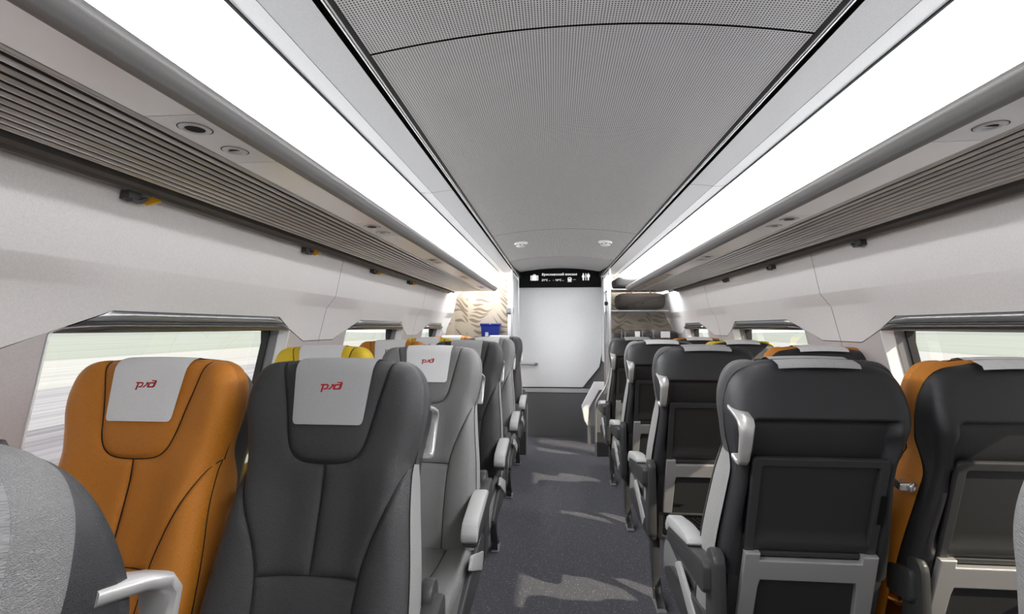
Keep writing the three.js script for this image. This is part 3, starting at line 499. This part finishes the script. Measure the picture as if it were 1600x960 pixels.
const PROTO = {
  charcoal: makeSeat('aisle', M.charcoal, M.paleGrey, M.coverGrey), grey: makeSeat('aisle', M.grey, M.paleGrey, M.coverWhite),
  orange: makeSeat('window', M.orange, M.orange, M.coverWhite), yellow: makeSeat('window', M.yellow, M.yellow, M.coverWhite),
};
function seat(kind, x, z, turn, label, group) {
  const o = PROTO[kind].clone(); o.name = numbered('train_seat'); o.position.set(x, 0, z); o.rotation.y = turn; o.userData = { label, category: 'seat', group }; scene.add(o); return o;
}
const LA = -0.60, LW = -1.08, RA = 0.605, RW = 1.09, PITCH = 0.905, GL = 'seats left of the aisle', GR = 'seats right of the aisle';
const Lz = (r) => -0.96 - PITCH * (r - 1), Rz = (r) => -1.63 - PITCH * (r - 1);
seat('grey', LA - 0.03, Lz(0) - 0.01, 0, 'pale grey seat cut off by the lower left corner, seen from its side', GL);
seat('charcoal', LA, Lz(1), 0, 'large charcoal seat facing the camera in the foreground, beside the orange one', GL);
seat('orange', LW, Lz(1), 0, 'large orange window seat facing the camera at the near left window', GL);
seat('grey', LA, Lz(2), 0, 'light grey aisle seat directly behind the large charcoal seat', GL);
seat('yellow', LW, Lz(2), 0, 'bright yellow window seat peeking over the large charcoal seat', GL);
seat('charcoal', LA, Lz(3), 0, 'charcoal aisle seat behind the light grey seat on the left', GL);
seat('orange', LW, Lz(3), 0, 'orange window seat behind the nearest yellow seat on the left', GL);
seat('grey', LA, Lz(4), 0, 'grey aisle seat in the next to last row on the left', GL);
seat('yellow', LW, Lz(4), 0, 'small yellow window seat in the next to last row on the left', GL);
seat('charcoal', LA, Lz(5), 0, 'charcoal aisle seat in the last left row before the beige wall', GL);
seat('orange', LW, Lz(5), 0, 'small orange window seat in the last left row by the blue crate', GL);
seat('grey', RA, Rz(0) + 0.0, Math.PI, 'pale grey seat edge just entering at the right border', GR);
seat('charcoal', RA, Rz(1), Math.PI, 'large seat with dark back and silver handle in the right foreground', GR);
seat('orange', RW, Rz(1), Math.PI, 'orange trimmed window seat with dark back at the right border', GR);
seat('charcoal', RA, Rz(2), Math.PI, 'second dark backed aisle seat on the right with mesh pocket in view', GR);
seat('orange', RW, Rz(2), Math.PI, 'orange topped window seat rising behind the large right foreground seat', GR);
seat('grey', RA, Rz(3), Math.PI, 'third dark backed aisle seat on the right of the aisle', GR);
seat('yellow', RW, Rz(3), Math.PI, 'yellow topped window seat in the third right row', GR);
seat('charcoal', RA, Rz(4), Math.PI, 'farthest dark backed aisle seat on the right beside the grab pole', GR);
seat('orange', RW, Rz(4), Math.PI, 'farthest orange topped window seat on the right', GR);

// ------------------------------------------------------------------ far end
const far = struct('wall_far', 'white end wall panel above a grey carpeted kick panel', 'wall');
mesh('end_wall', boxUV(box(-1.52, 1.52, 0, 2.35, ZF - 0.1, ZF - 0.06)), M.panelWhite, far);
{ const q = shape([[-0.492, 0.585], [0.27, 0.585], [0.47, 0.83], [0.5, 1.0], [0.5, 1.99], [-0.492, 1.99]]); mesh('white_panel', boxUV(ext(q, 0.03, 0.004).translate(0, 0, ZF - 0.035)), M.panelWhite, far); }
mesh('side_panel', boxUV(box(0.28, 0.56, 0.585, 1.9, ZF - 0.06, ZF - 0.04)), M.carpetWall, far);
mesh('kick_panel', boxUV(box(-0.56, 0.6, 0, 0.52, ZF - 0.06, ZF, 0.004)), M.carpetWall, far);
mesh('kick_rail', boxUV(box(-0.56, 0.6, 0.522, 0.578, ZF - 0.06, ZF + 0.012, 0.006)), M.soffit, far);
mesh('kick_edge', boxUV(box(-0.56, 0.6, 0.578, 0.588, ZF - 0.06, ZF + 0.02, 0.003)), M.railDark, far);
{ // information display with arched top edge
  const sg = thing('information_display', 'black arched display board with white destination text and pictograms', 'display', [0, 1.782, ZF + 0.0]);
  const s = new THREE.Shape(); s.moveTo(-0.488, 0); s.lineTo(0.494, 0); s.lineTo(0.494, 0.20); for (let i = 1; i <= 16; i++) { const x = lerp(0.494, -0.488, i / 16); s.lineTo(x, 0.20 + 0.038 * (1 - ((x - 0.003) / 0.491) ** 2)); } s.closePath();
  const body = ext(s, 0.03).translate(0, 0, -0.005); mesh('housing', body, M.black, sg);
  const face = new THREE.ShapeGeometry(s, 4); const p = face.attributes.position, t = []; for (let i = 0; i < p.count; i++) t.push((p.getX(i) + 0.488) / 0.982, p.getY(i) / 0.238); face.setAttribute('uv', new THREE.Float32BufferAttribute(t, 2)); face.translate(0, 0, 0.0262);
  mesh('screen', face, phys({ color: lin(0.004), roughness: 0.5, specularIntensity: 0.25, emissive: lin(1), emissiveMap: signTex, emissiveIntensity: 0.5 }), sg);
}
{ const h = thing('handrail', 'short grey horizontal handrail on the white end wall', 'handrail', [0, 0, 0]);
  mesh('bar', tube([V3(-0.52, 0.862, ZF + 0.06), V3(-0.4, 0.862, ZF + 0.06), V3(-0.3, 0.862, ZF + 0.06)], 0.013, 8, 10), M.steel, h);
  mesh('bracket', tube([V3(-0.305, 0.862, ZF + 0.062), V3(-0.285, 0.862, ZF + 0.055), V3(-0.275, 0.862, ZF + 0.03), V3(-0.275, 0.862, ZF - 0.01)], 0.016, 12, 10), M.guide, h); }
// bulkheads with beige laminate, white posts
for (const s of [-1, 1]) {
  const side = s < 0 ? 'left' : 'right', zb = s < 0 ? -5.26 : -5.55;
  const b = struct('wall_partition_' + side, `beige wave patterned bulkhead at the far ${side} end`, 'wall');
  const q = shape([[0.565, 0], [1.395, 0], [1.385, 0.6], [1.235, 1.28], [1.158, 1.455], [1.12, 1.64], [0.98, 1.76], [0.86, 1.84], [0.76, 1.868], [0.565, 1.872]].map((p) => [p[0] * s, p[1]]));
  mesh('laminate', boxUV(ext(q, 0.03).translate(0, 0, zb - 0.03)), M.beige, b);
  mesh('post', boxUV(box(Math.min(s * 0.505, s * 0.565), Math.max(s * 0.505, s * 0.565), 0, 1.872, zb - 0.05, zb + 0.01, 0.006)), M.panelWhite, b);
  if (s < 0) mesh('post_clip', box(-0.58, -0.5, 1.452, 1.512, zb - 0.02, zb + 0.03, 0.006), M.guide, b);
  mesh('vestibule_side', boxUV(box(Math.min(s * 0.5, s * 0.53), Math.max(s * 0.5, s * 0.53), 0.9, 1.872, ZF - 0.03, s < 0 ? zb - 0.05 : zb - 0.05, 0.003)), M.panelWhite, b);
}
for (const s of [-1, 1]) {
  const side = s < 0 ? 'left' : 'right';
  const p = thing('grab_pole', `slim steel pole on the ${side} that bends inward as a rail over a dark screen`, 'pole', [s * 0.37, 0, -5.05]);
  const P = [[0.5, 1.915], [0.5, 1.4], [0.5, 1.0], [0.498, 0.88], [0.485, 0.80], [0.45, 0.70], [0.385, 0.595], [0.358, 0.54], [0.35, 0.46], [0.35, 0.2], [0.35, 0]];
  mesh('pole', tube(P.map((q) => V3(s * (q[0] - 0.37), q[1], 0)), 0.0115, 80, 10, 0.4), M.steel, p);
  const sc = shape([[0.356, 0.24], [0.356, 0.53], [0.39, 0.59], [0.5, 0.66], [0.60, 0.66], [0.60, 0.24]].map((q) => [s * (q[0] - 0.37), q[1]]));
  mesh('screen_panel', boxUV(ext(sc, 0.02, 0.003).translate(0, 0, -0.015)), std({ color: lin(0.13), roughness: 0.6 }), p);
  mesh('screen_base', boxUV(box(Math.min(s * -0.014, s * 0.23), Math.max(s * -0.014, s * 0.23), 0, 0.238, -0.015, 0.005, 0.002)), M.frame, p);
  const gp = thing('glass_screen', `clear glass screen between the ${side} grab pole and the wall`, 'glass screen', [s * 0.52, 0.95, -5.06]);
  mesh('pane', box(0, 0.58, 0, 0.66, -0.003, 0.003).scale(s, 1, 1), phys({ color: lin(0.97), roughness: 0.01, transmission: 1, thickness: 0, ior: 1.5 }), gp).castShadow = false;
  for (const y of [-0.012]) mesh('edge_strip', box(0, 0.58, y, y + 0.012, -0.006, 0.006, 0.002).scale(s, 1, 1), M.steel, gp);
  mesh('stanchion', box(0.568, 0.58, -0.95, -0.012, -0.008, 0.008, 0.002).scale(s, 1, 1), M.steel, gp);
}
{ // low white stair screen at the far right
  const p = thing('stair_screen', 'low white sloped stair screen on a grey base at the far right', 'screen', [0.38, 0, -5.62]);
  mesh('cap', boxUV(ext(shape([[-0.143, 0.42], [-0.003, 0.69], [0.12, 0.69], [0.12, 0.6], [0.055, 0.6], [-0.06, 0.395], [-0.08, 0.2], [-0.115, 0.26]]), 0.05, 0.006).translate(0, 0, 0)), M.white, p);
  mesh('body', boxUV(ext(shape([[-0.08, 0.2], [-0.06, 0.39], [0.055, 0.595], [0.12, 0.595], [0.12, 0.2]]), 0.03, 0.003)), std({ color: lin(0.22), roughness: 0.6 }), p);
  mesh('base', box(-0.08, 0.12, 0, 0.198, 0.0, 0.03, 0.003), M.carpetWall, p);
}
// luggage shelves and bags at the far right, crate at the far left
{ const sh = thing('luggage_shelf', 'grey three tier luggage shelf unit at the far right end', 'shelf', [0.9, 0, -5.32]);
  for (const y of [1.135, 1.465, 1.69]) mesh('shelf', box(-0.40, (y > 1.3 ? 0.21 : 0.31), y, y + 0.014, -0.2, 0.16, 0.004), M.guide, sh);
  for (const z of [-0.19, 0.15]) mesh('upright', box(-0.415, -0.398, 0, 1.85, z - 0.01, z + 0.01, 0.003), M.steel, sh);
  mesh('clip', box(-0.44, -0.40, 1.53, 1.57, 0.12, 0.16, 0.004), M.black, sh); }
function softBag(w, h, d, sag, seed) { const g = new THREE.SphereGeometry(1, 36, 20), p = g.attributes.position; for (let i = 0; i < p.count; i++) { let x = p.getX(i), y = p.getY(i), z = p.getZ(i); const f = (q, e) => Math.sign(q) * Math.abs(q) ** e; x = f(x, 0.42); y = f(y, 0.5); z = f(z, 0.5); const n = nz32(x * 3 + seed, z * 3 + y * 2 + seed); p.setXYZ(i, x * w / 2 * (1 + 0.03 * n), (y * 0.5 + 0.5) * h * (1 - sag * n * (y > 0 ? 1 : 0)), z * d / 2 * (1 + 0.06 * n)); } g.computeVertexNormals(); return g; }
{ const b = thing('travel_bag', 'long black rolled bag on the middle shelf at the far right', 'bag', [0.835, 1.48, -5.28]); mesh('body', softBag(0.5, 0.19, 0.3, 0.08, 2), M.bagBrown, b); mesh('handle', tube([V3(-0.1, 0.18, 0.1), V3(-0.06, 0.212, 0.1), V3(0.06, 0.212, 0.1), V3(0.1, 0.18, 0.1)], 0.008, 16, 6), M.bag, b); }
{ const b = thing('travel_bag', 'dark bag on the top shelf under the right light panel', 'bag', [0.735, 1.705, -5.28]); mesh('body', softBag(0.36, 0.14, 0.3, 0.3, 5), M.bag, b); mesh('zip', tube([V3(-0.14, 0.09, 0.12), V3(0, 0.1, 0.135), V3(0.14, 0.09, 0.12)], 0.004, 16, 5), M.seam, b); }
{ const b = thing('travel_bag', 'flat black bag with pale straps and white tags on the lowest shelf', 'bag', [0.89, 1.15, -5.28]); mesh('body', softBag(0.64, 0.125, 0.3, 0.02, 9), M.bag, b);
  for (const x of [-0.27, -0.235, -0.06, 0.05]) mesh('strap', box(x, x + 0.012, 0.012, 0.118, 0.145, 0.156, 0.003), M.guide, b);
  for (const [x, w] of [[-0.13, 0.05], [0.13, 0.09]]) mesh('luggage_tag', box(x, x + w, 0.045, 0.11, 0.152, 0.158), M.paper, b); }
{ const c = thing('storage_crate', 'dark blue plastic crate with a white label by the beige wall', 'crate', [-0.735, 0, -5.165]);
  // stands on a low cabinet behind the last seats
  const tub = (w0, w1, y0, y1, d) => { const q = shape([[-w0 / 2, y0], [w0 / 2, y0], [w1 / 2, y1], [-w1 / 2, y1]]); return ext(q, d, 0.008).translate(0, 0, -d / 2); };
  mesh('tub', tub(0.17, 0.2, 1.14, 1.325, 0.13), M.blue, c); mesh('rim', box(-0.108, 0.108, 1.318, 1.345, -0.072, 0.072, 0.008), M.blue, c); mesh('label', box(-0.052, -0.018, 1.20, 1.25, 0.063, 0.067), M.paper, c); mesh('lid_button', box(-0.004, 0.004, 1.33, 1.338, 0.07, 0.075), M.paper, c); }
{ const c = thing('cabinet', 'low grey cabinet under the blue crate behind the last left seats', 'cabinet', [-0.92, 0, -5.165]); mesh('body', box(-0.33, 0.33, 0, 1.12, -0.07, 0.065, 0.006), M.carpetWall, c); mesh('top', box(-0.335, 0.335, 1.12, 1.138, -0.075, 0.07, 0.004), M.guide, c); }
// smoke detectors
for (const s of [-1, 1]) { const x = s * 0.31, d = thing('smoke_detector', `round white smoke detector on the ${s < 0 ? 'left' : 'right'} half of the ceiling`, 'detector', [x, arch(x), -3.6]);
  const dome = new THREE.LatheGeometry([V2(0, -0.036), V2(0.02, -0.035), V2(0.034, -0.027), V2(0.046, -0.012), V2(0.049, 0), V2(0.05, 0.003)], 28); mesh('dome', dome, M.plasticWhite, d); mesh('base_ring', new THREE.CylinderGeometry(0.053, 0.053, 0.006, 28).translate(0, -0.001, 0), M.plasticWhite, d);
  for (let i = 0; i < 8; i++) { const a = i / 8 * Math.PI * 2; mesh('vent', box(-0.008, 0.008, -0.003, 0.003, -0.003, 0.003).translate(0, 0, 0.041).rotateX(0).applyMatrix4(new THREE.Matrix4().makeRotationY(a)).translate(0, -0.02, 0), M.guide, d); } }

// ------------------------------------------------------------------ outside: trackside ground in strips along the line
const groundY = -1.7;
const stripTex = (c, v, kx) => dataTex(256, (x, y) => { const n = v * (nz64(x / 4, y / 32 * kx) - 0.5) + v * 0.7 * (nz128(x / 2, y / 16 * kx) - 0.5); return [c[0] + n, c[1] + n, c[2] + n]; }, true);  // ground tones
const strips = [['trackside_ballast', 1.7, 15, [0.47, 0.46, 0.49], 0.13, 'lavender grey gravel strip along the track'], ['snow_verge', 15, 24, [0.58, 0.575, 0.60], 0.13, 'pale mauve verge beyond the gravel strip'], ['snow_field', 24, 42, [0.66, 0.66, 0.66], 0.10, 'white snowy strip beyond the verge'], ['pale_meadow', 42, 130, [0.575, 0.60, 0.575], 0.10, 'pale green meadow beyond the snowy strip'], ['far_meadow', 130, 900, [0.54, 0.565, 0.545], 0.08, 'far hazy green fields']];
for (const s of [-1, 1]) for (const [n, x0, x1, c, v, lab] of strips) {
  const m = mesh(n, sheet(steps(12), steps(10, -260, 260), (u, z) => { const x = lerp(x0, x1, u); return [s * x, groundY + 0.004 * x * (0.5 + nz32(x * 0.05, z * 0.02)) * smooth(4, 20, x), z, x / 14, z / 120]; }, s < 0), std({ color: lin(1), roughness: 0.95, map: stripTex(c, v, 0.5), side: THREE.DoubleSide }));
  tag(m, `${lab} on the ${s < 0 ? 'left' : 'right'}`, 'ground'); m.userData.kind = 'structure';
}
mesh('track_bed', boxUV(box(-1.7, 1.7, groundY - 0.2, groundY, 260, -260)), std({ color: lin(0.3), roughness: 0.95 })).userData = { kind: 'structure', label: 'gravel track bed under the train', category: 'ground' };

renderer.render(scene, camera);
